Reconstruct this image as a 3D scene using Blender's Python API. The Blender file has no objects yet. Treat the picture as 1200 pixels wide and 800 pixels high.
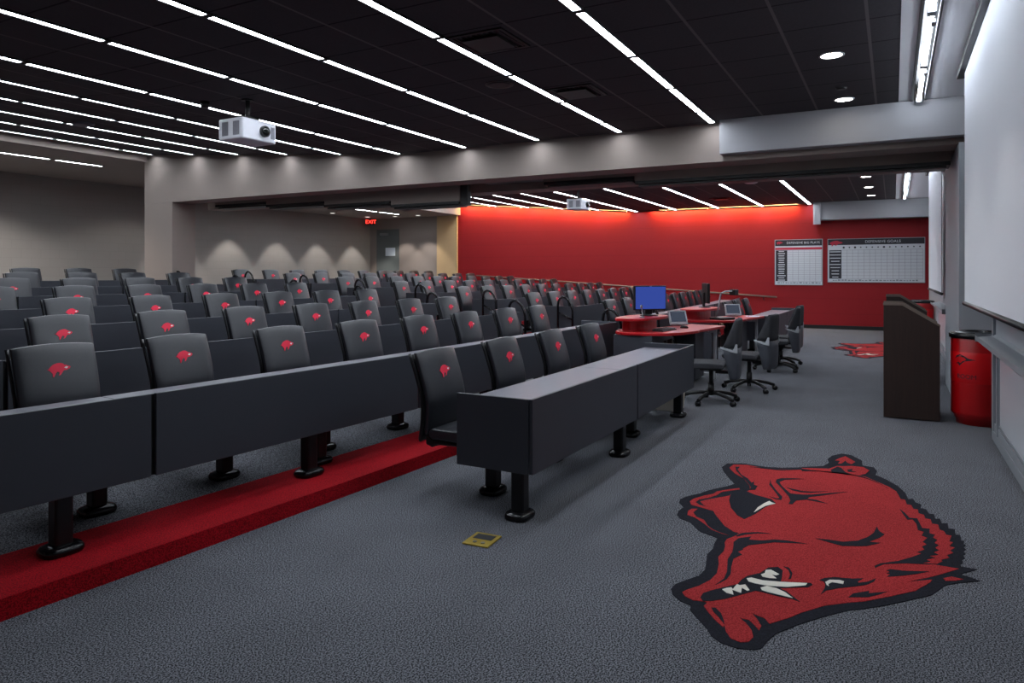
import bpy, bmesh, math, random
from mathutils import Vector, Matrix
random.seed(7)
C = bpy.context.scene.collection
PI = math.pi

# ------------------------------------------------------------------ camera numbers
FPX, U0, V0, H = 830.0, 600.0, 321.0, 1.48
CA, SA = math.cos(math.radians(28.3)), math.sin(math.radians(28.3))

def floor_at(u, v, z=0.0):
    """point of the horizontal plane at height z that the photograph shows at pixel u, v"""
    Z = FPX * (H - z) / (v - V0)
    x = (u - U0) / FPX * Z
    return (CA * Z + SA * x, SA * Z - CA * x)

# ------------------------------------------------------------------ materials
def lin(hexs):
    out = []
    for i in (0, 2, 4):
        c = int(hexs[i:i + 2], 16) / 255
        out.append(c / 12.92 if c <= 0.04045 else ((c + 0.055) / 1.055) ** 2.4)
    return tuple(out) + (1.0,)

def mat(name, col, rough=0.6, metal=0.0, var=0.0, vscale=8.0, bump=0.0, bscale=200.0, spec=0.5, emit=None, estr=0.0):
    m = bpy.data.materials.new(name)
    m.use_nodes = True
    nt = m.node_tree
    b = nt.nodes['Principled BSDF']
    c = lin(col) if isinstance(col, str) else tuple(col) + (1.0,)
    b.inputs['Base Color'].default_value = c
    b.inputs['Roughness'].default_value = rough
    b.inputs['Metallic'].default_value = metal
    b.inputs['Specular IOR Level'].default_value = spec
    if emit is not None:
        b.inputs['Emission Color'].default_value = lin(emit) if isinstance(emit, str) else tuple(emit) + (1.0,)
        b.inputs['Emission Strength'].default_value = estr
    tc = nt.nodes.new('ShaderNodeTexCoord')
    if var > 0:
        n = nt.nodes.new('ShaderNodeTexNoise')
        n.inputs['Scale'].default_value = vscale
        n.inputs['Detail'].default_value = 4
        nt.links.new(tc.outputs['Object'], n.inputs['Vector'])
        mx = nt.nodes.new('ShaderNodeMix'); mx.data_type = 'RGBA'
        mx.inputs[6].default_value = tuple(x * (1 - var) for x in c[:3]) + (1,)
        mx.inputs[7].default_value = tuple(min(1, x * (1 + var)) for x in c[:3]) + (1,)
        nt.links.new(n.outputs['Fac'], mx.inputs[0])
        nt.links.new(mx.outputs[2], b.inputs['Base Color'])
    if bump > 0:
        n2 = nt.nodes.new('ShaderNodeTexNoise')
        n2.inputs['Scale'].default_value = bscale
        n2.inputs['Detail'].default_value = 3
        nt.links.new(tc.outputs['Object'], n2.inputs['Vector'])
        bp = nt.nodes.new('ShaderNodeBump')
        bp.inputs['Strength'].default_value = bump
        bp.inputs['Distance'].default_value = 0.003
        nt.links.new(n2.outputs['Fac'], bp.inputs['Height'])
        nt.links.new(bp.outputs['Normal'], b.inputs['Normal'])
    return m

def carpet(name, dark, light, bscale=420.0):
    """loop-pile carpet: salt and pepper fleck, soft large-scale wear"""
    m = bpy.data.materials.new(name); m.use_nodes = True
    nt = m.node_tree; b = nt.nodes['Principled BSDF']
    b.inputs['Roughness'].default_value = 0.95
    b.inputs['Specular IOR Level'].default_value = 0.15
    tc = nt.nodes.new('ShaderNodeTexCoord')
    n = nt.nodes.new('ShaderNodeTexNoise'); n.inputs['Scale'].default_value = bscale * 0.5; n.inputs['Detail'].default_value = 2
    n3 = nt.nodes.new('ShaderNodeTexNoise'); n3.inputs['Scale'].default_value = 2.2; n3.inputs['Detail'].default_value = 5
    nt.links.new(tc.outputs['Object'], n.inputs['Vector'])
    nt.links.new(tc.outputs['Object'], n3.inputs['Vector'])
    r = nt.nodes.new('ShaderNodeMapRange')
    r.inputs['From Min'].default_value = 0.44; r.inputs['From Max'].default_value = 0.56
    nt.links.new(n.outputs['Fac'], r.inputs['Value'])
    mx = nt.nodes.new('ShaderNodeMix'); mx.data_type = 'RGBA'
    mx.inputs[6].default_value = lin(dark); mx.inputs[7].default_value = lin(light)
    nt.links.new(r.outputs['Result'], mx.inputs[0])
    hv = nt.nodes.new('ShaderNodeMapRange')
    hv.inputs['To Min'].default_value = 0.78; hv.inputs['To Max'].default_value = 1.22
    nt.links.new(n3.outputs['Fac'], hv.inputs['Value'])
    mul = nt.nodes.new('ShaderNodeVectorMath'); mul.operation = 'SCALE'
    nt.links.new(mx.outputs[2], mul.inputs[0]); nt.links.new(hv.outputs['Result'], mul.inputs['Scale'])
    nt.links.new(mul.outputs[0], b.inputs['Base Color'])
    bp = nt.nodes.new('ShaderNodeBump'); bp.inputs['Strength'].default_value = 0.08; bp.inputs['Distance'].default_value = 0.002
    nt.links.new(n.outputs['Fac'], bp.inputs['Height']); nt.links.new(bp.outputs['Normal'], b.inputs['Normal'])
    return m

def tiles(name):
    """black acoustic tiles in a 61 cm grid with slightly paler T-bars"""
    m = bpy.data.materials.new(name); m.use_nodes = True
    nt = m.node_tree; b = nt.nodes['Principled BSDF']
    b.inputs['Roughness'].default_value = 0.85; b.inputs['Specular IOR Level'].default_value = 0.2
    g = nt.nodes.new('ShaderNodeNewGeometry')
    sp = nt.nodes.new('ShaderNodeSeparateXYZ'); nt.links.new(g.outputs['Position'], sp.inputs[0])
    def line(out, off, half):
        a = nt.nodes.new('ShaderNodeMath'); a.operation = 'SUBTRACT'; a.inputs[1].default_value = off; nt.links.new(out, a.inputs[0])
        d = nt.nodes.new('ShaderNodeMath'); d.operation = 'PINGPONG'; d.inputs[1].default_value = 0.305; nt.links.new(a.outputs[0], d.inputs[0])
        l = nt.nodes.new('ShaderNodeMath'); l.operation = 'LESS_THAN'; l.inputs[1].default_value = half; nt.links.new(d.outputs[0], l.inputs[0])
        return l.outputs[0]
    lx = line(sp.outputs['X'], 5.94, 0.009)
    ly = line(sp.outputs['Y'], 2.0, 0.012)
    n = nt.nodes.new('ShaderNodeTexNoise'); n.inputs['Scale'].default_value = 60
    nt.links.new(g.outputs['Position'], n.inputs['Vector'])
    m0 = nt.nodes.new('ShaderNodeMix'); m0.data_type = 'RGBA'
    m0.inputs[6].default_value = (.042, .039, .044, 1); m0.inputs[7].default_value = (.062, .057, .064, 1)
    nt.links.new(n.outputs['Fac'], m0.inputs[0])
    m1 = nt.nodes.new('ShaderNodeMix'); m1.data_type = 'RGBA'; m1.inputs[7].default_value = (.010, .010, .012, 1)
    nt.links.new(lx, m1.inputs[0]); nt.links.new(m0.outputs[2], m1.inputs[6])
    m2 = nt.nodes.new('ShaderNodeMix'); m2.data_type = 'RGBA'; m2.inputs[7].default_value = (.13, .12, .12, 1)
    nt.links.new(ly, m2.inputs[0]); nt.links.new(m1.outputs[2], m2.inputs[6])
    nt.links.new(m2.outputs[2], b.inputs['Base Color'])
    return m

def block_wall(name, col, amount=0.25, rough=0.7, rot=(PI / 2, 0, 0)):
    """painted masonry: faint 40 x 20 cm courses"""
    m = bpy.data.materials.new(name); m.use_nodes = True
    nt = m.node_tree; b = nt.nodes['Principled BSDF']
    b.inputs['Roughness'].default_value = rough; b.inputs['Specular IOR Level'].default_value = 0.3
    c = lin(col)
    tc = nt.nodes.new('ShaderNodeTexCoord')
    mp = nt.nodes.new('ShaderNodeMapping'); mp.inputs['Rotation'].default_value = rot
    nt.links.new(tc.outputs['Object'], mp.inputs['Vector'])
    br = nt.nodes.new('ShaderNodeTexBrick')
    br.inputs['Scale'].default_value = 1.0
    br.inputs['Brick Width'].default_value = 0.41; br.inputs['Row Height'].default_value = 0.205
    br.inputs['Mortar Size'].default_value = 0.006; br.inputs['Mortar Smooth'].default_value = 0.6
    br.inputs['Color1'].default_value = c
    br.inputs['Color2'].default_value = tuple(x * 0.965 for x in c[:3]) + (1,)
    br.inputs['Mortar'].default_value = tuple(x * (1 - amount) for x in c[:3]) + (1,)
    nt.links.new(mp.outputs[0], br.inputs['Vector'])
    nt.links.new(br.outputs['Color'], b.inputs['Base Color'])
    return m

def wood(name, dark, light):
    m = bpy.data.materials.new(name); m.use_nodes = True
    nt = m.node_tree; b = nt.nodes['Principled BSDF']
    b.inputs['Roughness'].default_value = 0.5
    tc = nt.nodes.new('ShaderNodeTexCoord')
    mp = nt.nodes.new('ShaderNodeMapping'); mp.inputs['Scale'].default_value = (14, 14, 0.7)
    nt.links.new(tc.outputs['Object'], mp.inputs['Vector'])
    n = nt.nodes.new('ShaderNodeTexNoise'); n.inputs['Scale'].default_value = 4; n.inputs['Detail'].default_value = 6
    nt.links.new(mp.outputs[0], n.inputs['Vector'])
    mx = nt.nodes.new('ShaderNodeMix'); mx.data_type = 'RGBA'
    mx.inputs[6].default_value = lin(dark); mx.inputs[7].default_value = lin(light)
    nt.links.new(n.outputs['Fac'], mx.inputs[0]); nt.links.new(mx.outputs[2], b.inputs['Base Color'])
    return m

def glow(name, col, strength):
    m = bpy.data.materials.new(name); m.use_nodes = True
    nt = m.node_tree
    for n in list(nt.nodes):
        if n.type == 'BSDF_PRINCIPLED': nt.nodes.remove(n)
    e = nt.nodes.new('ShaderNodeEmission'); e.inputs[0].default_value = tuple(col) + (1,); e.inputs[1].default_value = strength
    nt.links.new(e.outputs[0], nt.nodes['Material Output'].inputs[0])
    return m

COOL = (0.84, 0.91, 1.0)
STRIP = 22.0
M = dict(
    carpet=carpet('grey_carpet', '26272b', '7d7f86', 300),
    redcarpet=carpet('red_carpet', '760a14', 'b4101e', 340),
    tiles=tiles('black_ceiling_tile'),
    beige=mat('beige_paint', '887c75', 0.75, var=0.04, vscale=3),
    beigeblock=block_wall('beige_block_wall', '8c8783', 0.11),
    greypaint=mat('pale_grey_paint', '9a9ea4', 0.6, var=0.03, vscale=2),
    redwall=block_wall('red_block_wall', '8a0f17', 0.22, 0.6, (PI / 2, 0, PI / 2)),
    tan=mat('tan_paint', 'b89a72', 0.7, var=0.04),
    soffit=mat('soffit_paint', '9c9ca0', 0.75, var=0.03, vscale=2),
    ceilpaint=mat('pale_ceiling_paint', 'e2e4e8', 0.8, var=0.02, vscale=2),
    shellgrey=mat('grey_shell_plastic', '42454d', 0.5), silver=mat('silver_paint', 'aeb2b8', 0.35, 0.1),
    black=mat('black_plastic', '0b0b0d', 0.45),
    blackmetal=mat('black_powder_coat', '101013', 0.4, 0.3),
    gloss=mat('gloss_black_steel', '0c0c10', 0.22, 0.2),
    panel=mat('charcoal_laminate', '34373f', 0.5, var=0.04, vscale=5, bump=0.15, bscale=500),
    top=mat('slate_laminate_top', '5a5863', 0.38, var=0.05, vscale=9, bump=0.1, bscale=600),
    leather=mat('black_vinyl', '212329', 0.36, bump=0.25, bscale=320, spec=0.6),
    shell=mat('dark_shell_plastic', '0d0d10', 0.4),
    badge=mat('red_badge_thread', 'e0103c', 0.6),
    white=mat('white_paint', 'e6e4de', 0.6),
    offwhite=mat('off_white_inlay', 'd8d4c8', 0.9, var=0.06, vscale=60),
    navy=carpet('navy_inlay', '15161d', '20212a', 340),
    inlay=carpet('red_inlay', '861e20', 'aa3133', 340),
    woodd=wood('dark_walnut', '1d120f', '38241c'),
    edge=mat('taupe_edge_band', '6f6259', 0.5),
    redtop=mat('red_laminate', 'b0121c', 0.3, spec=0.5),
    redpaint=mat('red_gloss_paint', 'a8060e', 0.28, bump=0.5, bscale=120), redband=mat('red_label_band', 'd00a14', 0.3),
    alu=mat('brushed_aluminium', '9a9ca0', 0.35, 0.8),
    frame=mat('silver_frame_paint', '8f949a', 0.45, 0.2),
    brass=mat('brass', 'b89f48', 0.4, 0.5, var=0.12, vscale=30),
    screen=mat('white_screen_fabric', 'dfe3ea', 0.8),
    board=mat('whiteboard_enamel', 'c6cad0', 0.25),
    ink=mat('board_ink', '1b1a24', 0.5),
    boardred=mat('board_red_print', 'b01a38', 0.5),
    gridline=mat('grid_print', '7c7e88', 0.6),
    beigebin=mat('beige_plastic', 'd2cabd', 0.6),
    fabric=mat('charcoal_fabric', '2b2c31', 0.9, bump=0.4, bscale=500),
    doorpaint=mat('grey_door_paint', '5c6160', 0.5),
    paper=mat('paper', 'cfd8e0', 0.8),
    projwhite=mat('white_plastic', 'c9c9d0', 0.45),
    vent=mat('grey_grille', '5c5c66', 0.6),
    glass=mat('dark_lens', '060a08', 0.08),
    strip=glow('fluorescent_lens', COOL, STRIP),
    down=glow('downlight_lens', (1.0, 0.95, 0.88), 14.0),
    downdim=glow('deep_downlight_lens', (1.0, 0.95, 0.88), 1.2),
    wash=glow('wall_washer_lens', (1.0, 0.70, 0.26), 58.0),
    cove=glow('cove_tube', (0.82, 0.90, 1.0), 18.0),
    exitred=glow('exit_letters', (1.0, 0.03, 0.02), 3.0),
    bluescreen=glow('blue_screen', (0.045, 0.085, 0.42), 0.42),
    lcd=glow('touch_panel_screen', (0.09, 0.11, 0.16), 0.3),
)

# ------------------------------------------------------------------ mesh builder
class MB:
    def __init__(s):
        s.v, s.f, s.m, s.sm = [], [], [], []
    def add(s, vs, fs, mi=0, smooth=False):
        o = len(s.v); s.v += [tuple(p) for p in vs]
        for f in fs:
            s.f.append(tuple(o + i for i in f)); s.m.append(mi); s.sm.append(smooth)
        return s
    def box(s, x0, x1, y0, y1, z0, z1, mi=0):
        return s.add([(x0,y0,z0),(x1,y0,z0),(x1,y1,z0),(x0,y1,z0),(x0,y0,z1),(x1,y0,z1),(x1,y1,z1),(x0,y1,z1)],
                     [(0,3,2,1),(4,5,6,7),(0,1,5,4),(1,2,6,5),(2,3,7,6),(3,0,4,7)], mi)
    def prism(s, pts, lo, hi, axis='z', mi=0):
        """polygon pts (2D) pushed along axis; z: (x,y), x: (y,z), y: (x,z)"""
        A = sum(pts[i][0]*pts[(i+1)%len(pts)][1]-pts[(i+1)%len(pts)][0]*pts[i][1] for i in range(len(pts)))
        if (A < 0) != (axis == 'y'): pts = pts[::-1]
        n = len(pts)
        mk = {'z': lambda p, t: (p[0], p[1], t), 'x': lambda p, t: (t, p[0], p[1]), 'y': lambda p, t: (p[0], t, p[1])}[axis]
        vs = [mk(p, lo) for p in pts] + [mk(p, hi) for p in pts]
        fs = [tuple(range(n))[::-1], tuple(range(n, 2*n))] + [(i, (i+1) % n, n+(i+1) % n, n+i) for i in range(n)]
        return s.add(vs, fs, mi)
    def cyl(s, c, r, h, axis='z', n=20, mi=0, r2=None, smooth=True):
        r2 = r if r2 is None else r2
        def P(a, rr, t):
            x, y = rr*math.cos(a), rr*math.sin(a)
            return {'z': (c[0]+x, c[1]+y, c[2]+t), 'x': (c[0]+t, c[1]+x, c[2]+y), 'y': (c[0]+y, c[1]+t, c[2]+x)}[axis]
        vs = [P(2*PI*i/n, r, 0) for i in range(n)] + [P(2*PI*i/n, r2, h) for i in range(n)]
        s.add(vs, [(i, (i+1) % n, n+(i+1) % n, n+i) for i in range(n)], mi, smooth)
        o = len(s.v) - 2*n
        s.f += [tuple(o+i for i in range(n))[::-1], tuple(o+n+i for i in range(n))]; s.m += [mi, mi]; s.sm += [False, False]
        return s
    def lathe(s, prof, c=(0,0,0), n=28, mi=0, sx=1.0, sy=1.0, caps=True):
        k = len(prof); vs = []
        for r, z in prof:
            for i in range(n):
                a = 2*PI*i/n
                vs.append((c[0]+sx*r*math.cos(a), c[1]+sy*r*math.sin(a), c[2]+z))
        fs = [(j*n+i, j*n+(i+1) % n, (j+1)*n+(i+1) % n, (j+1)*n+i) for j in range(k-1) for i in range(n)]
        s.add(vs, fs, mi, True)
        if not caps: return s
        o = len(s.v) - k*n
        s.f += [tuple(o+i for i in range(n))[::-1], tuple(o+(k-1)*n+i for i in range(n))]; s.m += [mi, mi]; s.sm += [False, False]
        return s
    def tube(s, path, r, n=10, mi=0):
        path = [Vector(p) for p in path]; rings = []
        up = Vector((0.31, 0.17, 0.93)).normalized()
        prev = None
        for i, p in enumerate(path):
            d = (path[min(i+1, len(path)-1)] - path[max(i-1, 0)]).normalized()
            if prev is None:
                a = d.cross(up)
                if a.length < 1e-3: a = d.cross(Vector((1, 0, 0)))
                a.normalize()
            else:
                a = (prev - d*prev.dot(d)).normalized()
            prev = a; bb = d.cross(a)
            rings.append([p + r*(math.cos(2*PI*k/n)*a + math.sin(2*PI*k/n)*bb) for k in range(n)])
        o = len(s.v)
        s.v += [tuple(q) for R in rings for q in R]
        for j in range(len(rings)-1):
            for i in range(n):
                s.f.append((o+j*n+i, o+j*n+(i+1) % n, o+(j+1)*n+(i+1) % n, o+(j+1)*n+i)); s.m.append(mi); s.sm.append(True)
        s.f += [tuple(o+i for i in range(n))[::-1], tuple(o+(len(rings)-1)*n+i for i in range(n))]; s.m += [mi, mi]; s.sm += [False, False]
        return s
    def xf(s, mtx, start=0):
        for i in range(start, len(s.v)): s.v[i] = tuple(mtx @ Vector(s.v[i]))
        return s
    def build(s, name, mats, parent=None, bevel=0.0, seg=2):
        me = bpy.data.meshes.new(name)
        me.from_pydata(s.v, [], s.f)
        mats = mats if isinstance(mats, (list, tuple)) else [mats]
        for m in mats: me.materials.append(m)
        me.polygons.foreach_set('material_index', s.m)
        me.polygons.foreach_set('use_smooth', s.sm)
        me.update()
        bm = bmesh.new(); bm.from_mesh(me)
        bmesh.ops.recalc_face_normals(bm, faces=bm.faces[:]); bm.to_mesh(me); bm.free()
        o = bpy.data.objects.new(name, me); C.objects.link(o)
        if parent: o.parent = parent
        if bevel > 0:
            b = o.modifiers.new('edge', 'BEVEL'); b.width = bevel; b.segments = seg; b.limit_method = 'ANGLE'; b.angle_limit = math.radians(40)
        return o

def thing(name, label, cat, loc=(0, 0, 0), rz=0.0, group=None):
    o = bpy.data.objects.new(name, None); C.objects.link(o)
    o.empty_display_size = 0.1
    o.location = loc; o.rotation_euler = (0, 0, rz)
    o['label'] = label; o['category'] = cat
    if group: o['group'] = group
    return o
def tag(o, label, cat, group=None):
    o['label'] = label; o['category'] = cat
    if group: o['group'] = group
    return o
def struct(name, mb, m, bevel=0.0):
    o = mb.build(name, m, None, bevel); o['kind'] = 'structure'; return o
def dup(root, loc, rz, label, group=None):
    r = root.copy(); C.objects.link(r); r.location = loc; r.rotation_euler = (0, 0, rz); r['label'] = label
    if group: r['group'] = group
    for ch in list(root.children):
        c = ch.copy(); C.objects.link(c); c.parent = r
        for g in list(ch.children):
            d = g.copy(); C.objects.link(d); d.parent = c
    return r
ORD = 'zeroth first second third fourth fifth sixth seventh eighth ninth tenth eleventh twelfth thirteenth'.split()

# ------------------------------------------------------------------ row layout (the hall is mirrored about x = MX)
MX = 10.1
AISLE = 9.15
BASE = [3.29, 4.77, 6.25, 7.74, 9.22, 10.71, 12.35]
ELEV = [.095, .19, .285, .38, .468, .55, .63]
def fold(x): return x if x <= MX else 2*MX - x
def rowY(n, x): return BASE[n] + 0.005*max(0.0, AISLE - fold(x))**2
CEIL = H + 1.91
KY, SLOPE = 6.9, 0.078
def ceil_z(y): return CEIL + max(0.0, y - KY)*SLOPE
RX = 20.9          # red wall
WX = -0.75         # wall behind the camera
BY = 13.3          # back edge of the black ceiling
BACK = 17.3
FRONT = -0.8

# ------------------------------------------------------------------ floor with its tiers
xs = [WX-.1, .2, 1.3, 2.45, 3.6, 4.7, 5.8, 6.95, 8.1, 9.15]
xs = xs + [MX] + [2*MX - x for x in reversed(xs)]
xs[-1] = RX + 0.1
mb = MB()
prof = []
rows = []
for x in xs:
    col = [(-1.5, 0.0)]
    for n in range(7):
        y = rowY(n, x) - 0.23
        z0 = 0.0 if n == 0 else ELEV[n-1]
        col += [(y, z0), (y + .004, ELEV[n]), (y + 0.55, ELEV[n])]
    col += [(BACK + .1, ELEV[6])]
    rows.append(col)
L = len(rows[0])
vs = [(x, p[0], p[1]) for x, col in zip(xs, rows) for p in col]
mb.v = vs
for i in range(len(xs)-1):
    for j in range(L-1):
        mb.f.append((i*L+j, (i+1)*L+j, (i+1)*L+j+1, i*L+j+1))
        red = j >= 1 and ((j-1) % 3) in (0, 1)
        mb.m.append(1 if red else 0); mb.sm.append(False)
struct('floor', mb, [M['carpet'], M['redcarpet']])

# ------------------------------------------------------------------ walls, ceilings, beam
BX0, BX1 = 9.12, 2*MX - 9.12
struct('wall_back', MB().box(WX-.2, RX+.3, BACK, BACK+.15, 0.3, 4.4), M['beigeblock'])
struct('wall_behind', MB().box(WX-.15, WX, -1.6, BACK, -.05, 4.4), M['beige'])
struct('wall_red', MB().box(RX, RX+.15, -1.6, 13.4, -.05, 4.2), M['redwall'])
struct('wall_door', MB().box(RX, RX+.15, 14.25, BACK, .3, 4.2), M['beige'])
struct('column_red', MB().box(RX-.06, RX+.15, 13.4, 14.25, .3, 4.2), M['tan'], .004)
struct('baseboard_red', MB().box(RX-.015, RX, -.9, 3.1, 0, .1), M['black'])

# black tiled ceilings over both halves
mb = MB()
for x0, x1 in ((WX, BX0), (BX1, RX)):
    for a, b in ((-.05, KY), (KY, BY)):
        za, zb = ceil_z(a), ceil_z(b)
        mb.add([(x0,a,za),(x1,a,za),(x1,b,zb),(x0,b,zb),(x0,a,za+.03),(x1,a,za+.03),(x1,b,zb+.03),(x0,b,zb+.03)],
               [(0,3,2,1),(4,5,6,7),(0,1,5,4),(1,2,6,5),(2,3,7,6),(3,0,4,7)])
struct('ceiling', mb, M['tiles'])
# pale strip along the front wall, with the cove slot
SL0, SL1 = -.30, -.19
mb = MB()
for x0, x1 in ((WX, BX0), (BX1, RX)):
    mb.box(x0, x1, SL1, -.05, CEIL-.002, CEIL+.05)
    mb.box(x0, x1, -1.5, SL0, CEIL-.002, CEIL+.05)
struct('ceiling_front', mb, M['ceilpaint'])
mb = MB()
for x0, x1 in ((WX, BX0), (BX1, RX)):
    mb.box(x0, x1, SL0-.02, SL1+.02, CEIL+.13, CEIL+.15)
    mb.box(x0, x1, SL0-.02, SL0, CEIL+.05, CEIL+.13)
    mb.box(x0, x1, SL1, SL1+.02, CEIL+.05, CEIL+.13)
    mb.box(x0, x1, SL1-.004, SL1+.022, CEIL-.012, CEIL+.0)
    mb.box(x0, x1, SL0-.012, SL0+.004, CEIL-.012, CEIL+.0)
struct('trim_slot', mb, M['black'])
# rear soffits
mb = MB()
mb.box(WX, 12.4, BY, BACK, 3.74, 3.80); mb.box(WX, BX0, BY-.005, BY+.06, 3.74, 4.2)
struct('ceiling_rear', mb, M['beige'])
mb = MB()
mb.box(12.4, RX, BY, BACK, 3.53, 3.74); mb.box(BX1, RX, BY-.005, BY+.06, 3.53, 4.2)
struct('ceiling_rear_beyond', mb, M['beige'])
# the deep beam along the fold of the hall
ZB = 2.90
mb = MB()
mb.box(BX0, BX0+.45, -1.5, 13.38, ZB, 4.3)
mb.box(BX1-.45, BX1, -1.5, 13.38, ZB, 4.3)
mb.box(BX0+.45, BX1-.45, -1.5, 13.38, 3.30, 4.3)
struct('beam', mb, M['beige'])
mb = MB()
mb.box(BX0-.17, BX0, -1.5, 1.90, 2.97, CEIL-.002)
mb.box(BX1, BX1+.17, -1.5, 1.90, 2.97, CEIL-.002)
mb.box(RX-.42, RX, -1.5, 1.88, 2.92, CEIL-.002)
mb.box(RX-.5, RX-.42, 1.70, 1.88, 2.80, CEIL-.002)
struct('trim_bulkhead', mb, M['soffit'], .004)
# columns at the rear end of the beam
struct('column', MB().box(BX0, BX0+.53, 12.52, 13.38, .3, ZB), M['beige'], .006)
# partition headers hanging in the beam, stepped with the tiers, each with its black seal
segs = [(12.05, 10.62, 1.39, 1), (10.62, 9.14, 1.327, 1), (9.14, 7.62, 1.26, 1), (7.62, 6.22, 1.19, 1), (4.70, 3.26, 1.40, 1), (3.26, -.6, 1.325, 1)]
mb = MB(); mk = MB()
for a, b, hb, k in segs:
    z = H + hb
    mb.box(9.75, 10.1, b, a, z, 3.30)
    mk.box(9.735, 10.115, b+.01, a-.01, z-.045, z-.001)
    mk.box(9.78, 10.07, b+.05, a-.05, z-.075, z-.05)
mk.box(9.74, 9.84, 6.06, 6.20, H+1.13, 3.29)
mk.box(9.70, 10.5, 4.70, 6.06, 3.0, 3.05)
struct('trim_header', mb, M['beige'])
struct('trim_seal', mk, M['black'])

# front wall: whiteboard wall, niche, partition stub, all mirrored
mb = MB()
mb.box(WX, 7.65, -1.5, FRONT, 0, CEIL)
mb.box(2*MX-7.65, RX, -1.5, FRONT, 0, CEIL)
mb.box(7.65, 2*MX-7.65, -1.5, -1.30, 0, CEIL)
struct('wall_front', mb, M['greypaint'])
struct('wall_stub', MB().box(9.0, 11.2, -1.3, -.62, 0, ZB), M['greypaint'], .005)
mb = MB()
for s in (0, 1):
    f = (lambda a: a) if s == 0 else (lambda a: 2*MX - a)
    def bx(a, b, *r):
        a, b = f(a), f(b); mb.box(min(a, b), max(a, b), *r)
    bx(WX if s == 0 else 2*MX-RX, 7.66, FRONT, FRONT+.02, 0, .09)
    bx(7.55, 7.66, FRONT, FRONT+.022, .09, 1.3)
    bx(7.28, 7.36, FRONT, FRONT+.022, .09, .88)
    bx(0.2, 7.55, FRONT, FRONT+.015, .09, .16)
struct('trim_front', mb, M['frame'], .003)

# ------------------------------------------------------------------ door, exit sign
d = MB(); DY0, DY1, DZ0, DZ1 = 15.95, 16.98, ELEV[6], 3.13
d.box(RX-.02, RX, DY0, DY0+.06, DZ0, DZ1).box(RX-.02, RX, DY1-.06, DY1, DZ0, DZ1).box(RX-.02, RX, DY0+.06, DY1-.06, DZ1-.07, DZ1)
fr = struct('door_1', d, M['doorpaint'], .003)
MB().box(RX-.012, RX-.001, DY0+.06, DY1-.06, DZ0+.01, DZ1-.07).build('door_panel', M['doorpaint'], fr)
MB().box(RX-.07, RX-.013, 16.42, 16.80, DZ1-.22, DZ1-.13).build('door_closer', M['alu'], fr, .004)
MB().box(RX-.016, RX-.0125, 16.12, 16.57, 2.15, 2.45).build('notice', M['paper'], fr)
MB().box(RX-.07, RX-.013, 16.05, 16.88, 1.52, 1.60).build('push_bar', M['alu'], fr, .006)
ex = thing('exit_sign', 'glowing red EXIT sign hanging from the soffit beside the grey door', 'sign', (20.45, 16.9, 3.30), -0.9)
MB().box(-.16, .16, -.02, .02, -.02, .20).build('housing', M['black'], ex, .004)
MB().box(-.02, .02, -.012, .012, .20, .232).build('hanger', M['black'], ex)
def text_mesh(txt, size, m, parent, loc, rot, name='lettering', ext=0.001, align='CENTER', spacing=1.0):
    cu = bpy.data.curves.new(name, 'FONT'); cu.body = txt; cu.size = size; cu.align_x = align; cu.align_y = 'CENTER'; cu.extrude = ext
    cu.space_character = spacing
    tmp = bpy.data.objects.new('tmp', cu); C.objects.link(tmp)
    bpy.context.view_layer.update()
    me = bpy.data.meshes.new_from_object(tmp.evaluated_get(bpy.context.evaluated_depsgraph_get()))
    bpy.data.objects.remove(tmp)
    me.name = name; me.materials.clear(); me.materials.append(m)
    o = bpy.data.objects.new(name, me); C.objects.link(o)
    o.parent = parent; o.location = loc; o.rotation_euler = rot
    return o
t = text_mesh('EXIT', .19, M['exitred'], ex, (0, -.022, .09), (PI/2, 0, 0), ext=.002)
for s in (-1, 1):
    pass

# ------------------------------------------------------------------ hog emblem outlines
def tf(crop, pts):
    ox, oy, s = {'A': (780, 525, 6.6667), 'B': (940, 525, 5.7143), 'C': (780, 640, 6.1556), 'D': (940, 630, 5.7143)}[crop]
    return [(ox + x/s, oy + y/s) for x, y in pts]
OUT = (tf('A', [(440,150),(480,122),(600,120),(780,148),(900,155),(1060,152)]) +
 tf('B', [(0,127),(140,122),(180,100),(170,75),(200,52),(265,38),(330,48),(400,85),(405,118),(480,130),(502,155),(490,180),(560,210),(640,255),(690,300),(712,345),(740,340),(760,365),(800,380),(792,405),(830,410),(850,440),(885,445),(890,475),(925,475),(935,505),(975,505),(980,540),(1025,545),(1025,580),(1060,585),(1065,620),(1085,625),(1080,645),(1097,650),(1080,665),(1097,680),(1080,695),(1094,710),(1078,720),(1090,740),(1070,750),(1077,770),(1060,780)]) +
 tf('D', [(1065,195),(1175,215),(1080,240),(1062,250),(1110,262),(1195,292),(1050,305),(960,320),(920,350),(870,385),(700,425),(560,455),(400,480),(310,488),(150,530),(0,575)]) +
 tf('C', [(900,592),(800,630),(740,680),(690,740),(640,750),(520,740),(400,700),(330,650),(300,600),(200,490),(175,460),(185,430),(110,400),(50,350),(38,310),(70,275),(180,235),(240,215),(285,170),(300,60),(340,20)]) +
 tf('A', [(379,750),(405,705),(370,690),(270,655),(190,580),(110,550),(88,520),(105,490),(140,465),(105,425),(115,400),(170,378),(270,355),(340,330),(420,312),(500,295),(540,280),(500,240),(450,180)]))
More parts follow.
